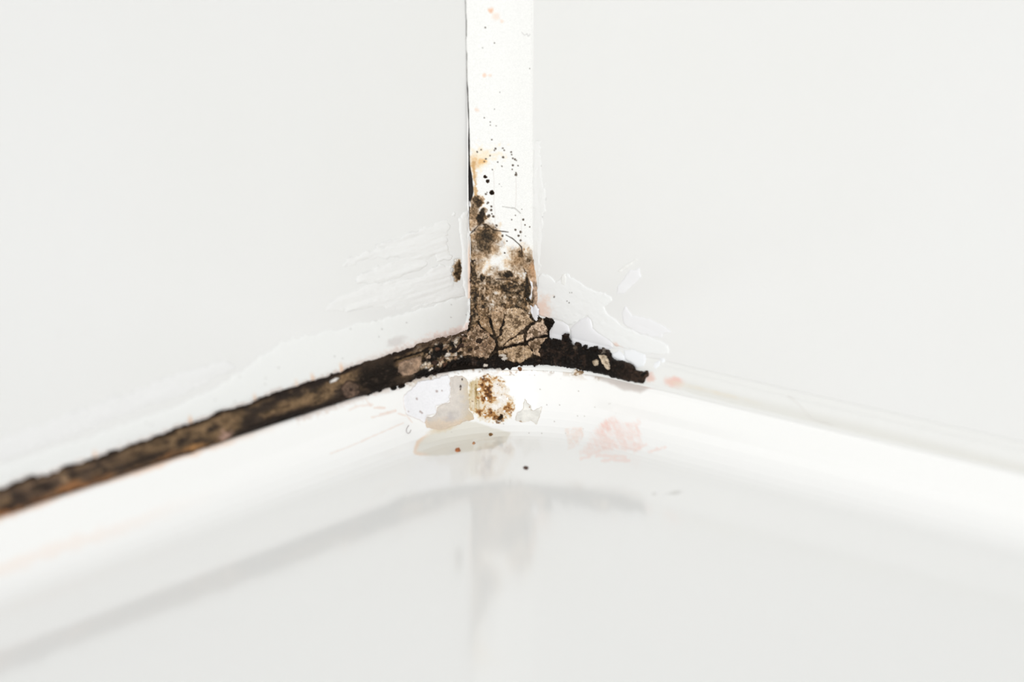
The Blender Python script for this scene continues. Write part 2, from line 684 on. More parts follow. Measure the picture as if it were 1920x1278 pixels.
CR_UP = [  # cracks of the upright bead: polyline, half width
    (C2([(428, 835), (455, 822), (500, 775), (560, 765), (590, 790), (620, 812), (680, 822), (735, 828)]), 0.55),
    (C2([(428, 838), (470, 812)]), 1.8),
    (C2([(718, 852), (770, 880), (820, 925), (842, 950), (845, 985)]), 0.8),
    (C2([(690, 625), (790, 640), (835, 680)]), 0.35),
    (C2([(425, 1065), (470, 1055)]), 1.5),
    (C2([(430, 870), (440, 960), (428, 1050)]), 1.2),
    (C3([(740, 308), (860, 310), (900, 328), (940, 345)]), 0.8),
    (C3([(990, 205), (1015, 260)]), 0.9),
]
SPOTS = [(910, 51, 1.4), (927, 80, 1.2), (905, 89, .9), (993, 128, 1.0), (927, 204, .9), (908, 220, 1), (919, 228, 1.1),
         (919, 234, 1), (930, 235, 1), (922, 261, 1.3), (937, 172, .8), (895, 284, 1.7), (902, 280, 1.5), (929, 278, 1.8),
         (927, 281, 1.2), (942, 277, 1.6), (945, 281, 1.4), (958, 284, 1.5), (959, 289, 1.5), (943, 294, 2.0),
         (961, 296, 1.6), (965, 298, 1.8), (968, 300, 1.2), (911, 297, 1.6), (908, 302, 1.3), (919, 291, 1.3),
         (933, 303, 1.2), (941, 311, 1.6), (961, 309, 1.9), (971, 310, 1.2), (960, 317, 1.4), (967, 327, 2.6),
         (967, 323, 1.6), (923, 317, 1.2), (911, 363, 2.0), (913, 360, 1.3), (915, 379, 1.7), (913, 381, 1.2),
         (921, 386, 1.9), (921, 393, 2.0), (915, 405, 2.6), (917, 403, 2.2), (925, 405, 2.3), (922, 400, 1.5),
         (931, 422, 2.3), (929, 425, 1.2), (942, 441, 2), (981, 411, 1.8), (984, 421, 1.6), (966, 430, 1.9),
         (976, 434, 2.2), (972, 441, 1.9), (976, 450, 1.9), (966, 403, 1.2), (959, 411, 1.2), (946, 473, 1.6),
         (950, 451, 1.4), (985, 442, 1.0), (978, 392, 1.0), (993, 425, 1.2), (936, 344, .8), (940, 349, .7)]


def bead_density(x, y):
    n = fbm(x, y, 26, 5, 11)
    n2 = fbm(x, y, 8, 4, 12)
    n3 = fbm(x, y, 3.2, 3, 13)
    D_ = np.zeros(x.shape)

    def add(m, s):
        nonlocal D_
        D_ = np.maximum(D_, m * s)
    add(blob(x, y, 896, 377, 11, 10, 0.7, 0, .35, 8, 2), .86)
    add(blob(x, y, 902, 405, 9, 14, 0.7, 0.3, .35, 8, 3), .97)
    add(blob(x, y, 890, 395, 10, 24, 1.0, 0.1, .35, 10, 4), .62)
    add(blob(x, y, 890, 424, 14, 16, 1.0, -0.4, .35, 10, 5), .36)
    add(blob(x, y, 911, 446, 21, 28, 1.2, 0.1, .4, 14, 6), .74)
    add(blob(x, y, 911, 441, 12, 18, 0.8, 0.1, .4, 9, 7), .88)
    add(blob(x, y, 895, 462, 20, 30, 1.2, 0.15, .35, 14, 8), .52)
    add(blob(x, y, 928, 463, 12, 16, 1.3, 0.5, .5, 10, 9), .40)
    add(blob(x, y, 893, 490, 14, 26, 1.1, 0.1, .35, 14, 10), .46)
    # right flank
    add(blob(x, y, 976, 474, 8, 9, 1.2, 0, .5, 8, 11), .78)
    add(blob(x, y, 978, 492, 26, 24, 1.3, 0.5, .4, 14, 12), .50)
    add(blob(x, y, 996, 500, 9, 26, 1.1, -0.1, .4, 10, 13), .55)
    add(blob(x, y, 990, 488, 5, 6, 1.1, 0, .4, 6, 14), .72)
    add(blob(x, y, 1003, 545, 9, 28, 1.3, -0.12, .4, 10, 15), .36)
    # the foot
    low = sstep(488, 535, y + 9 * n + 5 * n2 - 10 * sstep(925, 890, x) - 14 * sstep(960, 985, x))
    add(low, .60)
    D_ = D_ + low * (0.24 * n + 0.17 * n2 + 0.12 * n3)
    for cx, cy, rx, ry, s in ((952, 513, 12, 7, .84), (903, 522, 6, 8, .88), (917, 523, 7, 7, .8), (952, 537, 30, 10, .80),
                              (926, 530, 16, 9, .66), (905, 558, 5, 6, .97), (905, 577, 5, 7, .93), (952, 572, 6, 7, .7),
                              (978, 570, 15, 16, .74), (985, 540, 12, 18, .7), (934, 562, 16, 8, .55),
                              (966, 525, 10, 9, .66)):
        D_ = np.maximum(D_, blob(x, y, cx, cy, rx, ry, 1.0, 0, .45, 8, int(cx) % 23) * (s + .12 * n3))
    # dark left strip
    w = np.interp(y, [470, 495, 520, 600, 640], [3, 12, 17, 16, 14])
    el = x - np.interp(y, LEy, LEx)
    strip = sstep(w + 3, w - 2, el + 3 * n2) * sstep(470, 492, y)
    D_ = np.maximum(D_, strip * (0.74 + 0.22 * n2 + .12 * n3))
    # dark slot on the right
    sl = polysd(x, y, C3([(1015, 235), (1035, 260), (1045, 330), (1055, 400), (1050, 510), (1020, 530), (1000, 470),
                          (995, 380), (1005, 300)]))
    D_ = np.maximum(D_, sstep(-2, 2.5, sl + 1.5 * n2) * .93)
    # white veins through the foot
    for p, s in (([(560, 240), (600, 330), (580, 470), (630, 640), (680, 730)], .12), ([(640, 290), (635, 400), (620, 520)], .10),
                 ([(730, 420), (900, 470)], .06)):
        D_ = D_ - sstep(2.6, .4, linesd(x, y, C3(p)) + 1.0 * n2) * s
    st = fbm(x, y, 2.4, 2, 14)
    D_ = D_ + (.40 * st + .38 * n3) * np.clip(D_ * (1.15 - D_), 0, 1)
    return np.clip(D_, 0, 1)


def vb_h(x, y, sd):
    e = x - np.interp(y, LEy, LEx)
    n = fbm(x, y, 9, 4, 21)
    low = sstep(480, 560, y)
    h = dome(3.0, 5.0)(x, y, sd)
    h = np.where(h > 0, h * (1 - .75 * sstep(950, 1000, x) * (1 - low)), h)
    h = h + (sd > 0) * (0.25 * fbm(x, y, 60, 2, 22) + low * (1.6 * n + 1.0 * fbm(x, y, 3.5, 3, 23)))
    g = np.interp(y, GPy, GPx)
    h = h - 3.2 * sstep(g + 0.8, g - 0.6, e + 0.5 * n) * (sd > -1)
    for p, w in CR_UP:
        h = h - 2.2 * sstep(w + 1.0, w * 0.3, linesd(x, y, p) + 0.4 * n)
    sl = polysd(x, y, C3([(1015, 235), (1035, 260), (1045, 330), (1055, 400), (1050, 510), (1020, 530), (1000, 470),
                          (995, 380), (1005, 300)]))
    h = h - 2.4 * sstep(-2, 2, sl)
    return h


def vb_c(x, y, sd, h):
    n = fbm(x, y, 9, 4, 21)
    n2 = fbm(x, y, 5, 3, 25)
    D_ = bead_density(x, y)
    C = ramp(D_, MOULD)
    # warm and olive casts
    C = C * (1 + 0.05 * fbm(x, y, 12, 3, 26)[:, None] * np.array([1.0, 0.2, -1.0]) * (D_ > .1)[:, None])
    C = mix(C, (206, 160, 120), blob(x, y, 1000, 508, 9, 18, 1.3, 0, .4, 9, 31) * .6)
    C = mix(C, (238, 206, 184), blob(x, y, 1008, 560, 8, 30, 1.3, -.15, .4, 9, 32) * .6)
    # ochre bloom beside the gap
    C = mix(C, (247, 226, 188), blob(x, y, 905, 293, 26, 16, 1.5, -.3, .9, 9, 33) * .6)
    C = mix(C, (232, 178, 108), blob(x, y, 905, 302, 7, 5, 1.3, 0, .6, 6, 34) * .7)
    C = mix(C, (228, 180, 120), blob(x, y, 889, 310, 8, 14, 1.3, 0, .7, 7, 35) * .6)
    dd = linesd(x, y, [(887, 305), (890, 325), (892, 345), (891, 362)])
    C = mix(C, (204, 160, 104), sstep(4.2, .2, dd + 3.2 * n2) * .8)
    for cx, cy, r, s in ((920, 19, 4.5, .75), (908, 140, 3.5, .5), (919, 140, 3, .3), (894, 205, 4, .35), (941, 39, 3, .3),
                         (930, 30, 7, .25)):
        C = mix(C, (240, 186, 152), blob(x, y, cx, cy, r, r, 1.3, 0, .4, 6, 36) * s)
    # specks
    for cx, cy, r in SPOTS:
        m = (abs(x - cx) < 9) & (abs(y - cy) < 9)
        if m.any():
            v = np.zeros(x.shape)
            v[m] = blob(x[m], y[m], cx, cy, r, r, 1.0, 0, .35, 3, 37)
            C = mix(C, (70, 56, 44), v * .92)
    # cracks
    for p, w in CR_UP:
        C = mix(C, (52, 42, 34), sstep(w + .7, w * .2, linesd(x, y, p) + .4 * n) * (.95 if w > 1 else .8 if w > .5 else .22))
    dd = linesd(x, y, [(978, 60), (983, 66), (988, 63), (990, 68), (994, 64)])
    C = mix(C, (175, 170, 170), sstep(1.0, .2, dd) * .6)
    # faint draw lines
    for xx, y0, y1 in ((926, 310, 400), (928, 380, 425), (967, 325, 395), (977, 400, 460)):
        C = mix(C, (222, 216, 210), sstep(1.2, .2, abs(x - xx - 1.5 * fbm(y, y * 0, 40, 2, 38))) * sstep(y0, y0 + 14, y) * sstep(y1, y1 - 14, y) * .55)
    # the gap on the left
    e = x - np.interp(y, LEy, LEx)
    g = np.interp(y, GPy, GPx)
    C = mix(C, (24, 18, 15), sstep(g + .8, g - .6, e + .5 * n) * np.clip(.35 + g / 2.6, 0, 1))
    # rust coloured rim of the lower gap
    C = mix(C, (190, 120, 66), sstep(2.4, .6, abs(e - .2)) * sstep(462, 475, y) * sstep(625, 600, y) * (.55 + .3 * n))
    # a white scrap in the black wedge
    C = mix(C, (244, 244, 246), sstep(-.8, .8, polysd(x, y, C2([(424, 580), (430, 585), (440, 615), (434, 632), (424, 622)]))))
    C = mix(C, (243, 243, 246), sstep(-.8, .8, polysd(x, y, C3([(1045, 318), (1075, 335), (1085, 380), (1070, 420), (1070, 470),
                                                               (1055, 500), (1042, 480), (1058, 440), (1062, 380)]))))
    return C


def vb_r(x, y, sd, h):
    return 0.36 + 0.3 * bead_density(x, y)


vpoly = [(LEx[i] - 1, min(LEy[i], 624)) for i in range(len(LEy))] + [(890, 618), (899, 602), (908, 592), (930, 588), (1008, 590), (1010, 560), (1003, 500), (998, 440),
                                                            (999, 300), (998, 0), (998, -420)]
up_core_a = []


def upright_core():
    zs = np.linspace(118, 2590, 60)
    us = np.linspace(0, 1, 14)
    rows = []
    for z in zs:
        a = WV * us
        b = WV * (1 - us)
        bulge = (5.0 * (1 - ((a - b) / WV) ** 2) - 1.2) / 1.41421
        rows.append(to_w(np.clip(a + bulge, 0, None), np.clip(b + bulge, 0, None), np.full(a.shape, z)))
    V = np.vstack(rows)
    idm = np.arange(len(zs) * len(us)).reshape(len(zs), len(us))
    q = np.stack([idm[:-1, :-1], idm[1:, :-1], idm[1:, 1:], idm[:-1, 1:]], -1).reshape(-1, 4)
    return link('bead_core', raw_mesh('bead_core', V, q), M_seal)


adopt(upright_core(), vb)
patch('bead_face', [p for p in vpoly if True][:], vb_h, vb_c, M_mould, step=1.0, stepx=0.9, pad=4, parent=vb, rough=vb_r)

for cx, cy, rx, ry in ((910, 331, 4.2, 3.6), (914, 339, 3.6, 3.4), (922, 360, 5.2, 5.0)):
    ang = np.linspace(0, 2 * math.pi, 15)[:-1]
    pl = [(cx + rx * math.cos(t), cy + ry * math.sin(t)) for t in ang]
    o = patch('mould_spot', pl, lambda x, y, sd: 3.0 + dome(1.4, 3.0)(x, y, sd), lambda x, y, sd, h:
              mix(mix(base(x, (52, 40, 31)), (120, 100, 82), sstep(1.6, -1.0, sd)), (22, 17, 13), sstep(1, 3.4, sd)),
              M_crust, step=0.7, pad=3, hmin=2.0, parent=vb, nz=1.4, nscale=4, seed=int(cx))
    o['label'] = 'dark brown mould spot'

# ------------------------------------------------------------------ cracked clod at the foot of the bead
cl = empty('sealant_clod', to_w(np.array(75.0), np.array(75.0), np.array(125.0)))
tag(cl, 'tan crumbling lump of sealant split into cracked plates where all three beads meet', 'sealant lump')


def grime_h(x, y, sd):
    d1, d2, cid = worley(x, y, 7, 3)
    return dome(1.6, 5.0)(x, y, sd) + (sd > -1) * (1.4 * (cid - .5) + 1.2 * fbm(x, y, 5, 3, 40))


def grime_c(x, y, sd, h):
    n = fbm(x, y, 10, 4, 41)
    n3 = fbm(x, y, 3, 3, 42)
    v = np.clip(.78 + .22 * n + .2 * n3, .45, 1)
    C = ramp(v, MOULD)
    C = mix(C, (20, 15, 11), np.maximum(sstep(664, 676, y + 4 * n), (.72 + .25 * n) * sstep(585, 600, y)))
    return C


clod_poly = [(868, 634), (880, 606), (900, 586), (940, 566), (985, 562), (1004, 588), (1016, 596), (1030, 606), (1032, 640),
             (1026, 664), (1018, 678), (1000, 681), (985, 681), (966, 687), (950, 688), (925, 687), (900, 683), (880, 680),
             (862, 679), (850, 680), (852, 655)]
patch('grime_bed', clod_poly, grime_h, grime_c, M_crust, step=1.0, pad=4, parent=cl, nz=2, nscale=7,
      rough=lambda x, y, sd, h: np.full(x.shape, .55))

PLATES = [
    ('A', [(897, 574), (916, 577), (917, 604), (926, 633), (916, 624), (903, 613), (895, 600)], (150, 122, 92), 4.0),
    ('B', [(920, 575), (931, 572), (946, 576), (942, 602), (935, 630), (930, 632), (921, 606)], (172, 144, 114), 4.6),
    ('C', [(949, 577), (975, 576), (992, 590), (1000, 602), (982, 619), (960, 634), (942, 650), (933, 652), (932, 637),
           (940, 628), (945, 603)], (182, 156, 126), 5.2),
    ('D', [(962, 637), (984, 622), (983, 642), (974, 644), (955, 649), (940, 653), (946, 646)], (190, 162, 130), 4.4),
    ('E', [(933, 659), (955, 654), (976, 647), (990, 650), (1001, 662), (994, 671), (982, 680), (962, 681), (945, 676), (934, 668)], (186, 158, 126), 4.4),
    ('F', [(1003, 606), (1019, 598), (1027, 612), (1028, 630), (1005, 632), (987, 640), (987, 622)], (208, 182, 158), 4.6),
    ('G', [(988, 644), (1005, 636), (1027, 636), (1024, 652), (1018, 670), (1003, 668), (1000, 659), (991, 650)], (196, 168, 140), 4.2),
    ('H', [(866, 641), (882, 617), (896, 609), (913, 622), (926, 636), (928, 655), (916, 673), (897, 672), (878, 669),
           (862, 672), (854, 664)], (142, 116, 92), 3.8),
]


def plate_fns(c, H, seed):
    def hf(x, y, sd):
        d1, d2, cid = worley(x, y, 6, seed)
        sd = sd + .35
        return dome(H, 3.0, 2.4)(x, y, sd) + (sd > 0) * (1.1 * fbm(x, y, 14, 3, seed) + .9 * fbm(x, y, 4, 3, seed + 1)
                                                      - 1.0 * sstep(.12, .02, d2 - d1) * (cid > .35))

    def cf(x, y, sd, h):
        n = fbm(x, y, 12, 4, seed + 2)
        n3 = fbm(x, y, 3.2, 3, seed + 3)
        d1, d2, cid = worley(x, y, 6, seed)
        k = 1.0 if seed != 57 else 1.8
        C = base(x, c) * (1 + .16 * k * n + .14 * k * n3)[:, None]
        C = C * 1.06
        C = mix(C, (228, 208, 186), sstep(.2, .8, n3 + .4 * n) * .6)
        C = mix(C, (92, 72, 50), sstep(-.25, -.85, n + .5 * n3) * .75)
        C = mix(C, (62, 48, 36), sstep(.10, .02, d2 - d1) * (cid > .45) * .6)
        d1, d2, cid = worley(x, y, 4.5, seed + 5)
        C = mix(C, (54, 42, 32), sstep(.24, .10, d1) * (cid > .7) * .85)
        C = mix(C, (70, 54, 40), sstep(1.2, -.4, sd) * .8)
        return C
    return hf, cf


for i, (nm, pl, c, H) in enumerate(PLATES):
    hf, cf = plate_fns(c, H, 50 + i)
    o = patch('cracked_plate', pl, hf, cf, M_crust, step=0.8, pad=3, parent=cl, nz=2.4, nscale=8, seed=i,
              rough=lambda x, y, sd, h: np.full(x.shape, .62))

# broken crumbs
rr = random.Random(5)
CRC = [(214, 200, 182), (178, 152, 128), (60, 44, 36), (128, 100, 80), (226, 216, 204), (88, 62, 48), (150, 122, 98), (36, 28, 24)]


def crumb(parent, cx, cy, r, c, H0, H, seed, name='sealant_crumb'):
    k = 9
    pl = []
    for j in range(k):
        t = 2 * math.pi * j / k
        q = r * rr.uniform(.65, 1.15)
        pl.append((cx + q * 1.2 * math.cos(t), cy + q * .85 * math.sin(t) - .3 * q * math.cos(t)))
    return patch(name, pl, lambda x, y, sd: H0 + dome(H, r * .7, 2.0)(x, y, sd) + .5 * fbm(x, y, 3.5, 2, seed),
                 lambda x, y, sd, h: mix(base(x, c) * (1 + .22 * fbm(x, y, 4, 3, seed + 1))[:, None], (40, 31, 25), sstep(1.6, 0, sd) * .7),
                 M_crust, step=.8, pad=2, hmin=H0 - 2.0, parent=parent, nz=.8, nscale=4, seed=seed,
                 rough=lambda x, y, sd, h: np.full(x.shape, .55))


for j, (cx, cy, r) in enumerate(((874, 648, 6), (884, 634, 6), (898, 640, 7), (909, 634, 5), (893, 654, 5), (908, 650, 6), (918, 644, 5), (880, 658, 4),
                                 (888, 622, 4), (903, 622, 4), (921, 656, 4))):
    crumb(cl, cx, cy, r, ((150, 122, 98), (110, 88, 66), (58, 44, 34), (172, 148, 122), (92, 72, 54))[j % 5], 3.0, 3.0, 360 + j)

# black crumbly grime hanging along the lower edge of the clod
bl_poly = [(831, 692), (841, 683), (861, 675), (882, 670), (894, 674), (910, 676), (924, 667), (930, 660), (935, 671), (949, 677),
           (963, 681), (975, 683), (991, 674), (1014, 670), (1018, 681), (990, 684), (967, 684), (955, 690), (939, 688),
           (910, 687), (890, 683), (865, 681), (849, 684), (835, 692)]


def blk_h(H, seed, cell=5.0):
    def f(x, y, sd):
        d1, d2, cid = worley(x, y, cell, seed)
        return dome(H, 4.0, 1.6)(x, y, sd) + (sd > -1.5) * (2.4 * (0.55 - d1) + 1.2 * (cid - .5) + .8 * fbm(x, y, 20, 3, seed))
    return f


def blk_c(seed, brown=0.25, top=None):
    def f(x, y, sd, h):
        n = fbm(x, y, 16, 4, seed + 1)
        n3 = fbm(x, y, 3.0, 3, seed + 2)
        C = base(x, (21, 16, 12))
        C = mix(C, (50, 37, 29), sstep(1 - 1.6 * brown, 1.5 - 1.6 * brown, .6 + n + .5 * n3) * .8)
        C = mix(C, (108, 92, 78), sstep(.55, 1.0, n3 + .25 * n) * .35)
        return C
    return f


o = patch('black_grime', bl_poly, blk_h(4.5, 61), blk_c(61, .15), M_crust, step=0.8, pad=4, parent=cl, nz=2.2, nscale=5,
          rough=lambda x, y, sd, h: np.full(x.shape, .42))
o['label'] = 'black crumbly grime along the lower edge'
for j, (cx, cy, r) in enumerate(((836, 693, 4), (851, 685, 4), (866, 682, 4), (880, 683, 3), (897, 684, 4), (912, 688, 4), (928, 689, 3), (944, 690, 4), (956, 690, 3),
                                 (978, 684, 3), (992, 683, 3), (1004, 684, 4), (1014, 682, 3))):
    crumb(cl, cx, cy, r, ((18, 14, 11), (30, 22, 17))[j % 2], 1.5, 3.5, 380 + j, 'black_crumb')
# pale scraps caught in the black edge
for pl in (C3([(775, 1062), (820, 1040), (850, 1055), (815, 1078)]), C3([(760, 1030), (800, 1015), (840, 1035), (800, 1045)]),
           C3([(620, 1108), (660, 1118), (650, 1130), (618, 1124)])):
    patch('pale_scrap', pl, lambda x, y, sd: 5 + dome(2.0, 2.0, 3)(x, y, sd), lambda x, y, sd, h: base(x, (206, 196, 184)),
          M_skin, step=0.7, pad=2, hmin=3, parent=cl, nz=.6, nscale=4)

# glossy clean silicone showing through the hole right of the clod
o = patch('clean_patch', C3([(1050, 545), (1090, 570), (1110, 540), (1140, 580), (1142, 630), (1120, 690), (1085, 680), (1060, 620)]),
          lambda x, y, sd: 4 + dome(1.6, 4, 2)(x, y, sd), lambda x, y, sd, h: base(x, (238, 238, 242)), M_skin, step=.9, pad=3,
          hmin=2, parent=cl, nz=.8)
o['label'] = 'smooth clean white silicone showing through'

# ------------------------------------------------------------------ left bead
lb = empty('sealant_bead', to_w(np.array(420.0), np.array(10.0), np.array(112.0)))
tag(lb, 'long brown and black mouldy silicone bead running left between wall and tray', 'sealant bead',
    'silicone beads of the corner')
adopt(seal_core('bead_core', 'left', M_core), lb)
LU = [(-420, 1046), (0, 915), (53, 893), (86, 889), (113, 876), (149, 866), (190, 852), (244, 833), (297, 814), (330, 801),
      (369, 788), (405, 773), (460, 757), (485, 748), (511, 735), (552, 725), (575, 715), (602, 709), (639, 694), (667, 682),
      (700, 673), (728, 663), (770, 650), (808, 636), (850, 626), (878, 616)]
LD = [(-420, 1108), (0, 967), (42, 953), (89, 933), (137, 916), (166, 911), (208, 897), (256, 878), (297, 866), (342, 851),
      (386, 838), (412, 829), (437, 816), (460, 811), (502, 794), (552, 778), (593, 768), (639, 751), (676, 741), (737, 725),
      (754, 723), (782, 708), (831, 694), (855, 681), (873, 674)]
LUx, LUy = np.array([p[0] for p in LU], float), np.array([p[1] for p in LU], float)
LDx, LDy = np.array([p[0] for p in LD], float), np.array([p[1] for p in LD], float)


def left_fr(x, y):
    u = np.interp(x, LUx, LUy)
    d = np.interp(x, LDx, LDy)
    return (y - u) / (d - u)


def lb_h(x, y, sd):
    t = left_fr(x, y)
    xs = x * .95 - y * .31
    ys = x * .31 + y * .95
    n = fbm(xs, ys * 2.5, 30, 4, 70)
    n3 = fbm(x, y, 4, 3, 71)
    h = dome(4.2, 8.0, 1.6)(x, y, sd) + (sd > -1) * (1.9 * n + 1.3 * n3 + .9 * fbm(xs, ys * 5, 16, 3, 75))
    near = sstep(760, 830, x)
    d1, d2, cid = worley(x, y, 8, 9)
    h = h + near * (sd > 0) * (3.2 * (cid - .5) - 1.5 * sstep(.2, .02, d2 - d1))
    h = h - 2.5 * sstep(2.2, .4, linesd(x, y, [(737, 677), (760, 669), (785, 662), (803, 653)]) + n3)
    ring = np.hypot(x - 655, (y - 731)) + 2.2 * fbm(x, y, 12, 3, 76)
    h = h + .9 * sstep(16, 14, ring) - 1.2 * sstep(1.6, .4, abs(ring - 16.5)) - 1.2 * sstep(2.4, .6, ring)
    return h


def lb_c(x, y, sd, h):
    t = left_fr(x, y)
    xs = x * .95 - y * .31
    ys = x * .31 + y * .95
    n = fbm(xs, ys * 3.0, 60, 5, 72)
    n2 = fbm(xs, ys * 1.6, 22, 4, 73)
    n3 = fbm(x, y, 5, 3, 74)
    fs = fbm(xs, ys * 5.0, 16, 3, 75)
    C = base(x, (104, 84, 62)) * (1 + .26 * n + .22 * n2 + .16 * n3 + .2 * fs)[:, None]
    C = mix(C, (112, 92, 80), sstep(320, 120, x) * .5)
    C = mix(C, (142, 116, 86), sstep(.15, .8, n2 + .3 * n3) * .6)
    C = mix(C, (58, 48, 42), sstep(-.15, -.7, n + .4 * n2) * .75)
    # dark upper lip and black stretches below
    C = mix(C, (34, 25, 20), sstep(.22, .08, t + .05 * n2) * .92)
    dn = np.interp(x, [60, 180, 420, 450, 540, 620, 660], [0, .15, .2, .9, 1, .9, .6])
    C = mix(C, (36, 28, 24), sstep(.72, .9, t + .07 * n2) * dn)
    org = np.interp(x, [-400, 60, 150, 260, 340, 400, 430], [.6, .9, .8, .45, .7, .6, 0])
    C = mix(C, (172, 112, 66), sstep(.70, 1.0, t + .2 * n2) * org * np.clip(.5 + .5 * n2, .1, .8))
    for cx, cy, rx, ry, s in ((12, 951, 16, 6, .9), (78, 912, 22, 8, .85), (136, 890, 18, 8, .7), (266, 862, 34, 7, .7), (310, 830, 7, 5, .6),
                              (398, 803, 12, 6, .7), (335, 828, 6, 5, .6), (180, 893, 20, 5, .5), (466, 795, 10, 16, .6),
                              (530, 745, 34, 8, .7), (600, 715, 30, 8, .8)):
        C = mix(C, (42, 34, 30), blob(x, y, cx, cy, rx, ry, 1.2, -.32, .4, 12, int(cx) % 19) * s)
    C = mix(C, (186, 152, 116), blob(x, y, 118, 899, 6, 4, 1.2, 0, .4, 6, 3) * .8)
    C = mix(C, (206, 150, 92), blob(x, y, 362, 838, 20, 5, 1.2, -.32, .4, 8, 3) * .7)
    C = mix(C, (196, 160, 146), blob(x, y, 420, 818, 10, 9, 1.2, 0, .6, 7, 5) * .8)
    # the black stretch left of the corner
    bm = blob(x, y, 706, 703, 40, 46, .7, 0, .3, 18, 13)
    C = mix(C, (26, 20, 16), bm * .95)
    C = mix(C, (72, 58, 46), bm * sstep(.4, .05, t + .1 * n3) * .75)
    C = mix(C, (78, 66, 56), bm * sstep(.45, 1.0, n3 + .3 * n2) * .6)
    # the ring shaped blister
    ring = np.hypot(x - 655, y - 731) + 2.2 * fbm(x, y, 12, 3, 76)
    C = mix(C, (124, 100, 84), sstep(17, 14, ring) * (.6 + .4 * n3))
    C = mix(C, (58, 44, 38), sstep(2.2, .5, abs(ring - 16.5)) * .8 + sstep(3.4, 1.4, ring) * .8)
    C = mix(C, (238, 236, 232), sstep(-.5, 1, polysd(x, y, [(615, 716), (626, 709), (634, 709), (628, 715), (617, 719)])))
    # towards the clod: pale crumbs among black
    near = sstep(765, 800, x)
    d1, d2, cid = worley(x, y, 8, 9)
    e1, e2, eid = worley(x, y, 4.4, 19)
    cr = ramp(np.clip(.62 + .9 * (cid - .5) + .5 * (eid - .5) + .25 * n3, .12, 1), MOULD)
    C = C * (1 - near[:, None]) + cr * near[:, None]
    C = mix(C, (84, 66, 52), near * sstep(.35, .15, t + .1 * n3) * .8)
    for cx, cy, rx, ry in ((822, 661, 12, 10), (806, 674, 9, 7), (840, 690, 20, 5), (790, 700, 14, 6), (845, 648, 6, 5)):
        C = mix(C, (20, 16, 13), blob(x, y, cx, cy, rx, ry, .8, -.3, .5, 7, int(cx) % 17) * .95)
    C = mix(C, (24, 19, 16), sstep(.8, .93, t + .06 * n3) * sstep(750, 790, x))
    C = mix(C, (28, 22, 18), sstep(2.4, .8, linesd(x, y, [(737, 677), (760, 669), (785, 662), (803, 653)]) + n3))
    return C


patch('mould_crust', LU + LD[::-1], lb_h, lb_c, M_crust, step=1.1, pad=4, parent=lb, nz=3.0, nscale=9, seed=4,
      rough=lambda x, y, sd, h: np.full(x.shape, .6))
o = patch('cracked_plate', [(742, 684), (758, 676), (775, 671), (789, 668), (786, 684), (782, 698), (768, 706), (752, 706), (744, 697)],
          lambda x, y, sd: 4 + dome(3.0, 5)(x, y, sd) + .6 * fbm(x, y, 6, 3, 80),
          lambda x, y, sd, h: mix(mix(base(x, (156, 130, 108)) * (1 + .3 * fbm(x, y, 9, 4, 81))[:, None], (96, 80, 70),
                                      sstep(3, -.5, sd) * .7), (206, 184, 164), sstep(.2, .8, fbm(x, y, 7, 3, 82)) * .5),
          M_crust, step=.9, pad=3, hmin=2.5, parent=lb, nz=2, nscale=8, rough=lambda x, y, sd, h: np.full(x.shape, .6))
o['label'] = 'pale tan plate of sealant'

for j, (cx, cy, r) in enumerate(((793, 684, 6), (801, 671, 5), (812, 683, 7), (826, 676, 6), (838, 668, 6), (818, 656, 5), (834, 654, 5),
                                 (848, 659, 6), (853, 645, 5), (840, 640, 4), (862, 651, 6), (868, 637, 5), (806, 693, 5), (832, 685, 5),
                                 (852, 672, 5), (798, 659, 4))):
    crumb(lb, cx, cy, r, CRC[j % 8], 3.0, 3.4, 300 + j)

for j, (cx, cy, r) in enumerate(((690, 739, 3), (712, 733, 3), (738, 727, 5), (752, 724, 5), (770, 714, 3), (786, 707, 4), (800, 704, 4), (816, 700, 4))):
    crumb(lb, cx, cy, r, ((18, 14, 11), (30, 22, 17))[j % 2], 1.5, 3.5, 400 + j, 'black_crumb')

# ------------------------------------------------------------------ right bead: clean run and black stub
rb = empty('sealant_bead', to_w(np.array(10.0), np.array(700.0), np.array(112.0)))
tag(rb, 'clean white silicone bead running right between wall and tray past the black stub', 'sealant bead',
    'silicone beads of the corner')
adopt(seal_core('bead_core', 'right', M_seal2, drop=1.5), rb)


def rb_c(x, y, sd, h):
    n = fbm(x, y, 16, 4, 90)
    C = base(x, (240, 240, 237))
    yl = np.interp(x, [1200, 1240, 1300, 1410, 1560, 1920, 2400], [712, 720, 734, 762, 797, 885, 1000])
    C = mix(C, (243, 176, 160), blob(x, y, 1266, 716, 15, 8, 1.4, .1, .3, 8, 3) * .7)
    C = mix(C, (236, 196, 182), blob(x, y, 1219, 708, 8, 8, 1.3, 0, .4, 6, 5) * .7)
    C = mix(C, (240, 222, 190), sstep(7, 1, abs(y - yl + 8)) * sstep(1240, 1290, x) * sstep(1440, 1400, x) * (.5 + .4 * n))
    C = mix(C, (229, 228, 222), sstep(22, 0, abs(y - yl + 4)) * sstep(1230, 1300, x) * .8)  # soft grey shading of the bead's lower slope, put into the colour
    return C


rpoly = [(1190, 668), (1240, 683), (1300, 700), (1410, 727), (1560, 763), (1920, 844), (2400, 955), (2400, 1004), (1920, 886),
         (1560, 799), (1410, 763), (1300, 736), (1240, 721), (1190, 710)]
patch('bead_face', rpoly, lambda x, y, sd: dome(1.2, 14, .3)(x, y, sd) + .4 * fbm(x, y, 30, 3, 91), rb_c, M_skin, step=1.6,
      stepx=2.2, pad=5, parent=rb)
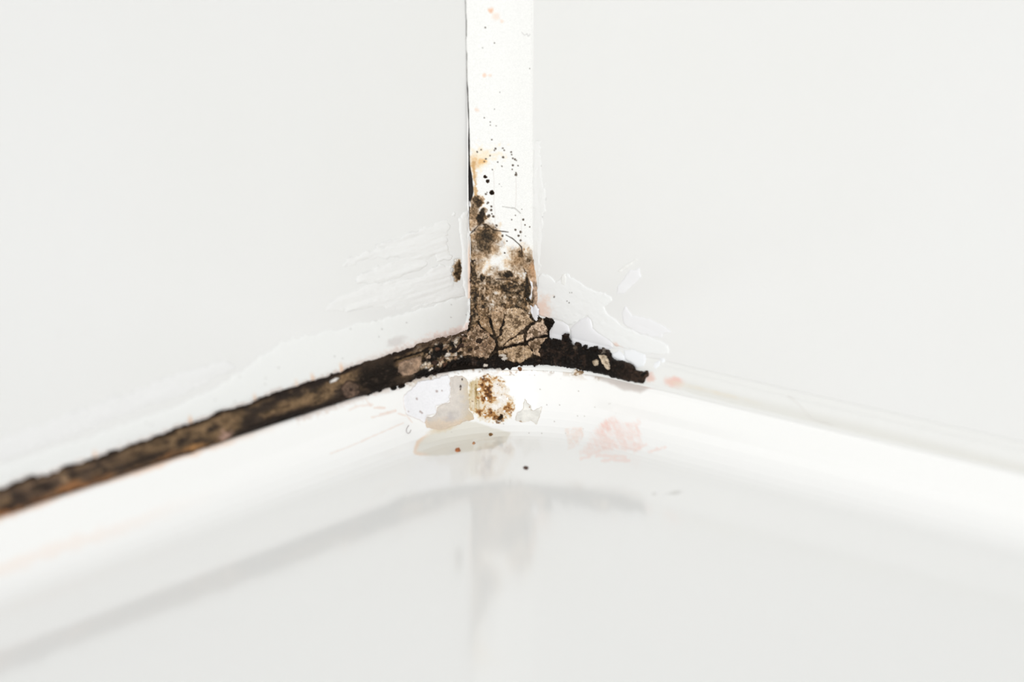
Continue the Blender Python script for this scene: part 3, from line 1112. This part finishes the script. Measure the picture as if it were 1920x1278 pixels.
# clear blisters of the clean run next to the stub
for pl, H in ((C4([(800, 860), (850, 840), (890, 870), (905, 910), (880, 925), (830, 905), (800, 890)]), 3.0),
              (C4([(890, 835), (960, 830), (1060, 870), (1075, 930), (1055, 970), (1000, 975), (950, 935), (900, 905)]), 2.6),
              (C4([(1130, 940), (1175, 920), (1185, 960), (1150, 990), (1125, 970)]), 2.0),
              (C4([(1185, 900), (1215, 895), (1220, 925), (1195, 935)]), 1.8)):
    patch('blister', pl, lambda x, y, sd, H=H: dome(H * .8, 6, 1.0)(x, y, sd), lambda x, y, sd, h: base(x, (244, 246, 248)), M_skin, step=1.0,
          pad=3, parent=rb, nz=1.0, nscale=6)

sb = empty('sealant_stub', to_w(np.array(10.0), np.array(260.0), np.array(112.0)))
tag(sb, 'short jet black stub of rotten sealant right of the cracked lump', 'sealant remnant')
stub = C4([(215, 850), (250, 790), (290, 745), (330, 755), (400, 762), (408, 722), (430, 708), (458, 703), (465, 760), (500, 800), (540, 790),
           (570, 812), (620, 832), (640, 815), (688, 813), (700, 848), (740, 825), (785, 838), (800, 900), (830, 908), (900, 928),
           (960, 945), (1000, 990), (1040, 1005), (1092, 995), (1098, 1030), (1060, 1070), (1040, 1100), (980, 1090), (860, 1070),
           (770, 1045), (700, 1020), (560, 990), (450, 975), (350, 960), (240, 945)])


def stub_c(x, y, sd, h):
    C = blk_c(101, .22)(x, y, sd, h)
    n3 = fbm(x, y, 4, 3, 103)
    C = mix(C, (64, 48, 38), sstep(1150, 1185, x) * (.55 + .4 * n3))
    C = mix(C, (150, 138, 126), blob(x, y, 1133, 660, 6, 6, 1, 0, .5, 5, 4) * .8)
    C = mix(C, (112, 96, 80), blob(x, y, 1082, 655, 4, 4, 1, 0, .5, 5, 4) * .7)
    C = mix(C, (104, 80, 66), sstep(3.5, .5, np.hypot(x - 1212, y - 702) - 5) * .5)
    return C


patch('black_crust', stub, blk_h(7.0, 100, 5.5), stub_c, M_crust, step=.9, pad=4, parent=sb, nz=2.2, nscale=6, seed=2,
      rough=lambda x, y, sd, h: np.full(x.shape, .42))
o = patch('black_crust', C4([(245, 578), (285, 575), (325, 585), (352, 608), (335, 640), (300, 680), (285, 655), (262, 610)]), blk_h(5.0, 104, 4.5),
          blk_c(104, .25), M_crust, step=.8, pad=3, parent=sb, nz=1.6, nscale=5, rough=lambda x, y, sd, h: np.full(x.shape, .42))
for j, (cx, cy, r) in enumerate(((1037, 645, 6), (1063, 628, 5), (1066, 642, 5), (1046, 655, 7), (1086, 648, 5), (1100, 652, 5), (1117, 656, 6),
                                 (1130, 660, 5), (1076, 664, 6), (1030, 668, 6), (1096, 672, 6), (1058, 676, 6), (1170, 688, 6), (1190, 692, 5),
                                 (1210, 703, 6))):
    crumb(sb, cx, cy, r, ((24, 18, 14), (44, 33, 26), (18, 14, 11))[j % 3], 6.0, 4.0, 330 + j, 'black_crumb')
for pl in (C4([(655, 932), (690, 918), (712, 930), (705, 962), (670, 970)]),
           C4([(708, 884), (770, 884), (790, 920), (803, 990), (785, 1001), (742, 950)])):
    o = patch('cream_flake', pl, lambda x, y, sd: 8.5 + dome(2.4, 2.0, 3)(x, y, sd) + .5 * fbm(x, y, 6, 3, 110),
              lambda x, y, sd, h: mix(base(x, (208, 190, 166)) * (1 + .12 * fbm(x, y, 5, 3, 111))[:, None], (110, 90, 70),
                                      sstep(.2, .8, fbm(x, y, 6, 3, 112)) * .6), M_crust, step=.7, pad=2, hmin=6, parent=sb, nz=1.0,
              nscale=4, rough=lambda x, y, sd, h: np.full(x.shape, .6))
    o['label'] = 'cream coloured flake of sealant'
for i, pl in enumerate((C4([(330, 595), (360, 600), (410, 605), (450, 640), (462, 690), (412, 722), (400, 758), (330, 752), (298, 730), (300, 685)]),
           C4([(465, 665), (500, 630), (550, 585), (605, 573), (630, 592), (645, 655), (705, 705), (750, 730), (800, 770), (808, 812), (745, 830),
               (690, 822), (620, 832), (560, 810), (500, 800), (468, 755)]))):
    o = patch('clean_patch', pl, lambda x, y, sd: dome(2.6, 9, 1.0)(x, y, sd), lambda x, y, sd, h: base(x, (239, 239, 241)),
              M_skin, step=1.0, pad=4, parent=sb, nz=.8, nscale=9)
    o['label'] = 'smooth clean white silicone above the black'
for pl in (C6([(1225, 135), (1250, 122), (1300, 130), (1318, 148), (1260, 158), (1228, 165)]),):
    o = patch('hanging_scrap', pl, lambda x, y, sd: dome(3.0, 3, 1.5)(x, y, sd) + .5 * fbm(x, y, 4, 3, 120),
              lambda x, y, sd, h: ramp(np.clip(.35 + .4 * fbm(x, y, 5, 3, 121), .05, .9), MOULD), M_crust, step=.8, pad=3, parent=sb, nz=1.6, nscale=4,
              rough=lambda x, y, sd, h: np.full(x.shape, .6))

# ------------------------------------------------------------------ sealant smears on the walls
WHITE = (243, 243, 241)


def smear(name, pl, label, cat, H=2.2, edge=5, ridge=0.0, ang=0.0, rs=10, c=WHITE, nz=2.0, step=1.4, group=None, cf=None, seed=0, bumpy=.3,
          nscale=12):
    ca, sa = math.cos(ang), math.sin(ang)

    def hf(x, y, sd):
        u = x * ca + y * sa
        v = -x * sa + y * ca
        r = fbm(u * .12, v, rs, 3, seed + 2)
        return dome(H, edge, .8)(x, y, sd + ridge * 3 * r) + (sd > -2) * (ridge * r + bumpy * fbm(x, y, 7, 3, seed + 3))
    o = patch(name, pl, hf, cf or (lambda x, y, sd, h: base(x, c)), M_skin, step=step, pad=4, nz=nz, nscale=nscale, seed=seed, hmin=-1.6)
    if label:
        tag(o, label, cat, group)
    return o


STK = -0.30   # the streaks rise to the right


def lsm_c(x, y, sd, h):
    C = base(x, (243, 244, 242))
    n = fbm(x, y, 5, 3, 131)
    d1, d2, cid = worley(x, y, 21, 8)
    C = mix(C, (160, 156, 152), sstep(.09, .03, d1) * (cid > .8) * .6)
    top = np.interp(x, LUx, LUy)
    pk = np.interp(x, [560, 700, 790, 830, 878], [0, .15, .5, .85, .9])
    C = mix(C, (238, 208, 196), sstep(16, 2, (top - y) + 6 * n) * pk * .8)
    C = mix(C, (196, 186, 182), blob(x, y, 742, 640, 16, 7, 1.4, -.3, .5, 8, 9) * .4)
    C = mix(C, (204, 186, 176), sstep(8, 0, (top - y) + 4 * n) * .5)
    for cx, s in ((357, .9), (178, .7), (586, .7), (640, .8), (478, .6), (556, .4)):
        C = mix(C, (240, 196, 162), sstep(5, 1, abs(x - cx + .2 * (top - y))) * sstep(20, 4, top - y) * s * .8)
    return C


smear('sealant_band', [(-420, 1010), (0, 872), (180, 815), (330, 762), (430, 712), (530, 640), (560, 632), (626, 619), (691, 603), (757, 588),
                       (814, 570), (845, 560), (880, 552), (880, 630), (850, 634), (808, 644), (728, 671), (639, 702), (511, 743), (405, 781), (297, 822),
                       (149, 874), (0, 922), (-420, 1060)],
      'smooth white silicone band smeared along the left wall just above the brown bead', 'sealant smear', H=1.5, edge=16, cf=lsm_c, nz=4, seed=5,
      step=1.6, bumpy=.15)
SMG = 'silicone smears on the walls'
lsm = [
    ('ribbed white silicone streaks fanning across the left wall beside the corner', CL([(880, 390), (1100, 285), (1330, 185), (1300, 240),
     (1290, 330), (1265, 430), (1290, 500), (1285, 570), (1180, 600), (1175, 520), (1130, 560), (1040, 680), (700, 790), (500, 760), (540, 690),
     (880, 560), (700, 560), (380, 620), (420, 570), (740, 470), (640, 460), (870, 400)]), 1.5, 1.2),
    ('lower ribbed silicone streaks on the left wall above the smooth white band', CL([(1040, 700), (1180, 640), (1300, 630), (1310, 720), (1330, 790),
     (1400, 800), (1440, 900), (1180, 950), (980, 1010), (780, 1050), (720, 1000), (450, 1010), (240, 1010), (330, 890), (560, 800), (800, 760)]), 1.3, 1.1),
]
for i, (lab, pl, H, rg) in enumerate(lsm):
    smear('sealant_smear', pl, lab, 'sealant smear', H=H, edge=7, ridge=rg, ang=STK, rs=11, nz=4, seed=140 + i, step=1.2, group=SMG, c=(241, 241, 239))
smear('sealant_smear', CL([(1405, 170), (1445, 165), (1455, 300), (1465, 600), (1470, 900), (1440, 920), (1400, 800), (1398, 560), (1390, 400),
                           (1365, 225), (1390, 215)]),
      'narrow upright strip of white silicone on the left wall against the upright bead', 'sealant smear', H=2.0, edge=5, nz=2, seed=150, group=SMG, step=1.1,
      cf=lambda x, y, sd, h: mix(base(x, (243, 243, 241)), (240, 205, 180), sstep(874, 880, x) * sstep(440, 480, y) * .8))
smear('sealant_smear', [(-200, 905), (60, 800), (200, 752), (330, 700), (420, 676), (440, 690), (330, 745), (180, 800), (0, 862), (-200, 935)],
      'faint long white silicone streak on the far left of the left wall', 'sealant smear', H=1.2, edge=10, ridge=.6, ang=-.33, nz=5, seed=160, group=SMG, step=2.2,
      c=(241, 241, 240))
# right wall
rsm = [
    ('large ragged peeling white silicone skin on the right wall above the black stub', C4([(205, 250), (240, 228), (300, 240), (350, 288), (392, 250),
     (440, 225), (540, 290), (650, 350), (790, 410), (800, 440), (742, 490), (760, 540), (830, 590), (900, 650), (1040, 712), (1180, 760), (1250, 795),
     (1250, 860), (1190, 865), (1080, 862), (1000, 842), (900, 815), (830, 800), (740, 722), (700, 703), (650, 655), (625, 590), (600, 572), (550, 582),
     (480, 632), (450, 640), (400, 602), (330, 582), (260, 570), (215, 560), (200, 420)]), 1.6, (244, 245, 244)),
    ('slanting oblong silicone scrap on the right wall at the top of the smears', C4([(880, 280), (950, 195), (1015, 180), (1025, 250), (945, 340), (885, 380),
     (830, 392), (845, 330)]), 1.1, (242, 242, 243)),
    ('thin silicone sliver above the slanting scrap on the right wall', C4([(850, 203), (920, 150), (990, 105), (995, 115), (930, 165), (868, 210)]), 1.6, (244, 244, 241)),
    ('frilled silicone skin on the right wall reaching furthest right', C4([(890, 500), (905, 480), (960, 560), (1100, 590), (1200, 640), (1265, 690),
     (1205, 700), (1200, 740), (1100, 722), (1000, 690), (900, 632), (878, 560)]), 1.2, (242, 242, 243)),
    ('small folded silicone curl on the right wall beside the upright bead', C4([(385, 310), (400, 240), (425, 225), (440, 260), (435, 330), (405, 322)]), 2.2, (244, 244, 241)),
]
for i, (lab, pl, H, c) in enumerate(rsm):
    cfn = None
    if i == 0:
        def cfn(x, y, sd, h):
            C = base(x, (244, 245, 244))
            n = fbm(x, y, 6, 3, 171)
            C = mix(C, (240, 208, 190), blob(x, y, 1014, 585, 16, 24, 1.5, .5, .5, 8, 4) * .75)
            C = mix(C, (238, 206, 190), blob(x, y, 1155, 650, 14, 7, 1.4, .4, .6, 8, 5) * .7)
            for cx, cy, r in ((1040, 556, 2.0), (1069, 548, 1.0), (1064, 564, 1.2), (1068, 567, 1.4), (1073, 548, .9), (1049, 508, .8)):
                C = mix(C, (92, 86, 80), blob(x, y, cx, cy, r * .7, r, 1, .4, .2, 3, 6) * .85)
            return C
    smear('sealant_smear', pl, lab, 'sealant smear', H=H, edge=3.5, ridge=.35, ang=.45, rs=16, c=c, nz=1.8, seed=170 + 7 * i, step=1.1, group=SMG, cf=cfn,
          nscale=9, bumpy=.25)
smear('sealant_smear', [(1000, 270), (1010, 268), (1016, 330), (1020, 380), (1016, 450), (1010, 520), (1000, 520), (1000, 440), (1001, 330)],
      'faint vertical brushed silicone film on the right wall along the upright bead', 'sealant smear', H=.6, edge=6, ridge=.9, ang=1.62, rs=9, nz=4, seed=210,
      group=SMG, step=1.1, c=(241, 241, 239))
for pl, s, lab in (([(1009, 300), (1013, 285), (1008, 318), (1002, 335), (1000, 330)], 1, 'fine upper silicone whisker on the right wall beside the upright bead'),
                   ([(1024, 340), (1022, 352), (1016, 385), (1013, 388), (1016, 362)], 2, 'fine lower silicone whisker on the right wall beside the upright bead')):
    smear('sealant_whisker', pl, lab, 'sealant smear', H=1.6, edge=2, nz=.5, seed=220 + s, step=.9, group='silicone whiskers on the right wall')

# mould patch on the left wall
mp = patch('mould_patch', CL([(1335, 572), (1375, 568), (1386, 640), (1382, 738), (1352, 765), (1322, 772), (1306, 700), (1318, 620)]),
           lambda x, y, sd: 1.5 + dome(2.0, 4, 1.2)(x, y, sd) + .8 * fbm(x, y, 4, 3, 230),
           lambda x, y, sd, h: ramp(np.clip(sstep(-2, 3.5, sd) * (.80 + .25 * fbm(x, y, 5, 3, 231)) - .30 * sstep(496, 486, y), .1, 1), MOULD),
           M_crust, step=.8, pad=4, hmin=.6, nz=3.0, nscale=5, seed=23, rough=lambda x, y, sd, h: np.full(x.shape, .6))
tag(mp, 'small upright dark olive mould patch on the left wall beside the bead', 'mould patch')

# ------------------------------------------------------------------ rust lump and films on the tray rim
rl = empty('rust_lump', hit(np.array([920.0]), np.array([790.0]))[0][0])
tag(rl, 'crusty white and rust-brown lump on the tray rim right below the corner', 'rust lump')
rp = C6([(500, 200), (560, 160), (640, 155), (730, 160), (765, 200), (790, 270), (830, 330), (835, 400), (800, 460), (740, 495), (660, 490), (570, 465),
         (520, 420), (480, 330)])


def rust_h(x, y, sd):
    n = fbm(x, y, 12, 4, 240)
    h = dome(1.2, 16, .4)(x, y, sd) + sstep(0, 12, sd) * (1.8 * n + 1.1 * fbm(x, y, 4, 3, 241))
    h = h + 3.0 * blob(x, y, 934, 729, 12, 11, 1.0, 0, .4, 7, 3) + 2.6 * blob(x, y, 931, 759, 16, 11, 1.0, 0, .4, 7, 4)
    h = h + .8 * sstep(0, 8, sd) * sstep(900, 890, x) * fbm(x * 1.0, y * .12, 3.2, 2, 242)
    return h


def rust_c(x, y, sd, h):
    n = fbm(x, y, 12, 4, 243)
    n2 = fbm(x, y, 7, 4, 246)
    n3 = fbm(x, y, 3.4, 3, 244)
    C = base(x, (240, 234, 222))
    C = mix(C, (226, 198, 164), blob(x, y, 925, 745, 32, 46, 1.5, 0, .6, 14, 8) * np.clip(.55 + .5 * n, 0, 1))
    # streaky ochre column on the left
    stv = fbm(x, y * .13, 3.6, 3, 245)
    C = mix(C, (200, 178, 130), sstep(872, 886, x + 4 * n) * sstep(906, 893, x + 3 * n2) * np.clip(.6 + .5 * stv, .1, 1))
    C = mix(C, (150, 122, 74), sstep(880, 888, x) * sstep(903, 896, x) * sstep(.35, .9, stv + .2 * n3) * .8)
    # rust clouds
    v = np.zeros(x.shape)
    for cx, cy, rx, ry, rot, w in ((911, 722, 13, 24, .1, 1.0), (918, 744, 15, 9, .1, .9), (941, 709, 10, 7, .2, .85), (905, 775, 18, 7, .35, .9),
                                   (934, 786, 20, 7, -.2, .8), (957, 765, 9, 20, .3, .6), (915, 770, 10, 8, 0, .7), (922, 703, 16, 5, 0, .7)):
        v = np.maximum(v, w * blob(x, y, cx, cy, rx, ry, 1.3, rot, .8, 9, int(cx) % 29))
    v = np.clip(v * (.75 + .75 * n2 + .45 * n3), 0, 1)
    R_ = ramp(v, [(0, (240, 234, 222)), (.25, (226, 196, 150)), (.5, (192, 146, 92)), (.8, (150, 102, 56)), (1, (92, 58, 30))])
    C = C * (1 - sstep(.05, .4, v))[:, None] + R_ * sstep(.05, .4, v)[:, None]
    # chalky white humps
    for cx, cy, rx, ry in ((934, 727, 10, 9), (926, 762, 12, 7), (944, 748, 9, 6), (930, 741, 6, 4)):
        C = mix(C, (248, 245, 241), blob(x, y, cx, cy, rx, ry, 1.0, 0, .7, 6, int(cx) % 13) * .85)
    d1, d2, cid = worley(x, y, 7, 33)
    C = mix(C, (84, 56, 34), sstep(.20, .06, d1) * (cid > .84) * sstep(0, 6, sd) * .8)
    C = mix(C, (120, 82, 46), sstep(.08, .01, d2 - d1) * sstep(.1, .6, n) * sstep(2, 8, sd) * .6)
    C = mix(C, (249, 248, 244), sstep(9, 0, sd + 5 * n3) * .95)
    return C


patch('rust_crust', rp, rust_h, rust_c, M_mould, step=.8, pad=4, parent=rl, nz=4, nscale=9, seed=30, rough=lambda x, y, sd, h: np.full(x.shape, .55))
o = patch('dark_nodule', C6([(720, 450), (735, 430), (750, 436), (748, 462), (728, 478), (712, 470)]), lambda x, y, sd: 3.5 + dome(3, 3, 2)(x, y, sd),
          lambda x, y, sd, h: mix(base(x, (34, 26, 16)), (96, 66, 34), sstep(2, 0, sd)), M_crust, step=.7, pad=2, hmin=2, parent=rl, nz=1, nscale=4,
          rough=lambda x, y, sd, h: np.full(x.shape, .5))
o['label'] = 'dark brown nodule'

FG = 'old sealant films on the tray rim'
films = [
    ('sealant_film', 'lilac white torn silicone flake on the tray rim left of the rust lump', C6([(100, 262), (160, 205), (370, 152), (386, 200), (376, 340), (340, 356),
     (286, 376), (281, 430), (222, 440), (206, 486), (130, 452), (70, 430), (60, 300)]), 2.2, (245, 245, 248), 3),
    ('sealant_film', 'dull grey adhesive film between the lilac white flake and the rust lump', C6([(388, 172), (470, 160), (510, 205), (520, 400), (560, 470), (500, 475),
     (440, 500), (380, 525), (300, 542), (230, 522), (203, 492), (218, 446), (287, 436), (292, 378), (378, 346)]), 1.2, (218, 211, 203), 3),
    ('sealant_film', 'small pointed grey film flake on the tray rim right of the rust lump', C6([(900, 310), (925, 360), (960, 402), (1016, 380), (1002, 440), (986, 500),
     (940, 472), (870, 490), (830, 470), (850, 420), (880, 390)]), 1.0, (231, 229, 222), 2),
]
for i, (nm, lab, pl, H, c, e) in enumerate(films):
    def cf(x, y, sd, h, c=c, i=i):
        n = fbm(x, y, 10, 4, 250 + i)
        C = base(x, c) * (1 + (.05 if i else .008) * n)[:, None]
        if i == 1:
            C = mix(C, (206, 186, 150), sstep(858, 886, x + 8 * n) * .6)
            C = mix(C, (222, 192, 156), sstep(778, 800, y + 8 * n) * .45)
            C = mix(C, (190, 184, 184), blob(x, y, 843, 783, 8, 8, 1.4, 0, .4, 7, 5) * .6)
            for cx, cy, r in ((866, 711, 2.4), (863, 724, 3.2), (863, 729, 2.2)):
                C = mix(C, (62, 48, 40), blob(x, y, cx, cy, r * .6, r, .9, .2, .5, 3, 5) * .9)
        if i == 0:
            for cx, cy, r in ((818, 733, 2.2), (828, 732, 1.6), (764, 771, 2.0), (787, 772, 2.4), (790, 774, 1.6), (780, 747, 2.2)):
                C = mix(C, (176, 160, 156), blob(x, y, cx, cy, r, r, 1, 0, .5, 4, 5) * .8)
        if i == 2:
            for cx, cy, r in ((993, 763, 1.2), (971, 769, 1.2), (975, 792, 3), (966, 776, 1.4)):
                C = mix(C, (150, 118, 88), blob(x, y, cx, cy, r, r, 1, 0, .5, 4, 5) * .8)
        C = mix(C, (196, 176, 158), sstep(1.6, 0, sd) * (.45 if i else .35))
        return C
    o = patch(nm, pl, lambda x, y, sd, H=H, e=e: dome(H, e, 1.6)(x, y, sd) + .25 * fbm(x, y, 8, 3, 259), cf, M_film, step=.9, pad=3, nz=2.2, nscale=9, seed=i)
    tag(o, lab, 'sealant film', FG)

# ------------------------------------------------------------------ loose crumbs
CG = 'loose crumbs on the tray rim'
crumbs = [
    ('orange brown crumb on the tray rim in the beige stain', 858.5, 843.5, 5.2, 3.6, (190, 118, 74), 3.0),
    ('tiny tan crumb just right of the orange brown crumb', 888.5, 830.5, 2.8, 2.4, (176, 128, 92), 2.0),
    ('brown crumb on the tray rim just below the rust lump', 920.5, 814.5, 4.2, 2.6, (132, 100, 66), 2.4),
    ('dark brown crumb lying lowest on the white tray, below the rust lump', 986, 877, 5.4, 2.6, (92, 70, 62), 2.6),
    ('round brown crumb hanging just under the black edge of the corner', 975, 691.5, 4.6, 3.6, (120, 80, 52), 3.2),
]
for i, (lab, cx, cy, rx, ry, c, H) in enumerate(crumbs):
    ang = np.linspace(0, 2 * math.pi, 17)[:-1]
    pl = [(cx + rx * math.cos(t) * (1 + .12 * math.sin(3 * t + i)), cy + ry * math.sin(t) * (1 + .12 * math.cos(2 * t + i))) for t in ang]
    o = patch('debris_crumb', pl, lambda x, y, sd, H=H: dome(H, 3.2, 1.5)(x, y, sd) + .4 * fbm(x, y, 3, 2, 270),
              lambda x, y, sd, h, c=c: mix(base(x, c) * (1 + .2 * fbm(x, y, 3, 3, 271))[:, None], (60, 42, 30), sstep(.3, .9, fbm(x, y, 4, 2, 272)) * .5),
              M_crust, step=.6, pad=2, nz=.8, nscale=4, seed=i, rough=lambda x, y, sd, h: np.full(x.shape, .6))
    tag(o, lab, 'crumb', CG)

# ------------------------------------------------------------------ fibres


def fibre(pts, r, mat, label, group):
    """a thin hair lying on the surface, following its outline"""
    pts = np.array(pts, float)
    t = np.linspace(0, len(pts) - 1, 40)
    x = np.interp(t, np.arange(len(pts)), pts[:, 0])
    y = np.interp(t, np.arange(len(pts)), pts[:, 1])
    k = np.ones(5) / 5
    x[2:-2] = np.convolve(x, k, 'valid')
    y[2:-2] = np.convolve(y, k, 'valid')
    H, N = hit(x, y)
    Pn = H + N * (r + .6)
    T = np.gradient(Pn, axis=0)
    T /= np.linalg.norm(T, axis=1)[:, None]
    B = np.cross(T, N)
    V = []
    for j in range(6):
        a = j * math.pi / 3
        V.append(Pn + (N * math.cos(a) + B * math.sin(a)) * r)
    V = np.stack(V, 1).reshape(-1, 3)
    q = []
    for i in range(len(Pn) - 1):
        for j in range(6):
            q.append((i * 6 + j, i * 6 + (j + 1) % 6, i * 6 + 6 + (j + 1) % 6, i * 6 + 6 + j))
    o = link('fibre', raw_mesh('fibre', V, q), mat)
    tag(o, label, 'fibre', group)


M_hair = material('grey_fibre', (176, 166, 168), .5, grain=.1)
M_hair2 = material('pale_fibre', (236, 233, 229), .5, grain=.1)
fibre([(766, 797), (762, 803), (761, 809), (764, 813), (768, 811), (770, 806)], .55, M_hair, 'tiny curled grey fibre on the tray rim left of the beige stain',
      'fibres on the tray')
fibre([(1478, 742), (1492, 752), (1506, 766), (1515, 778), (1528, 788), (1546, 793), (1560, 797)], .7, M_hair2,
      'long pale fibre crossing the clean right bead', 'fibres on the tray')
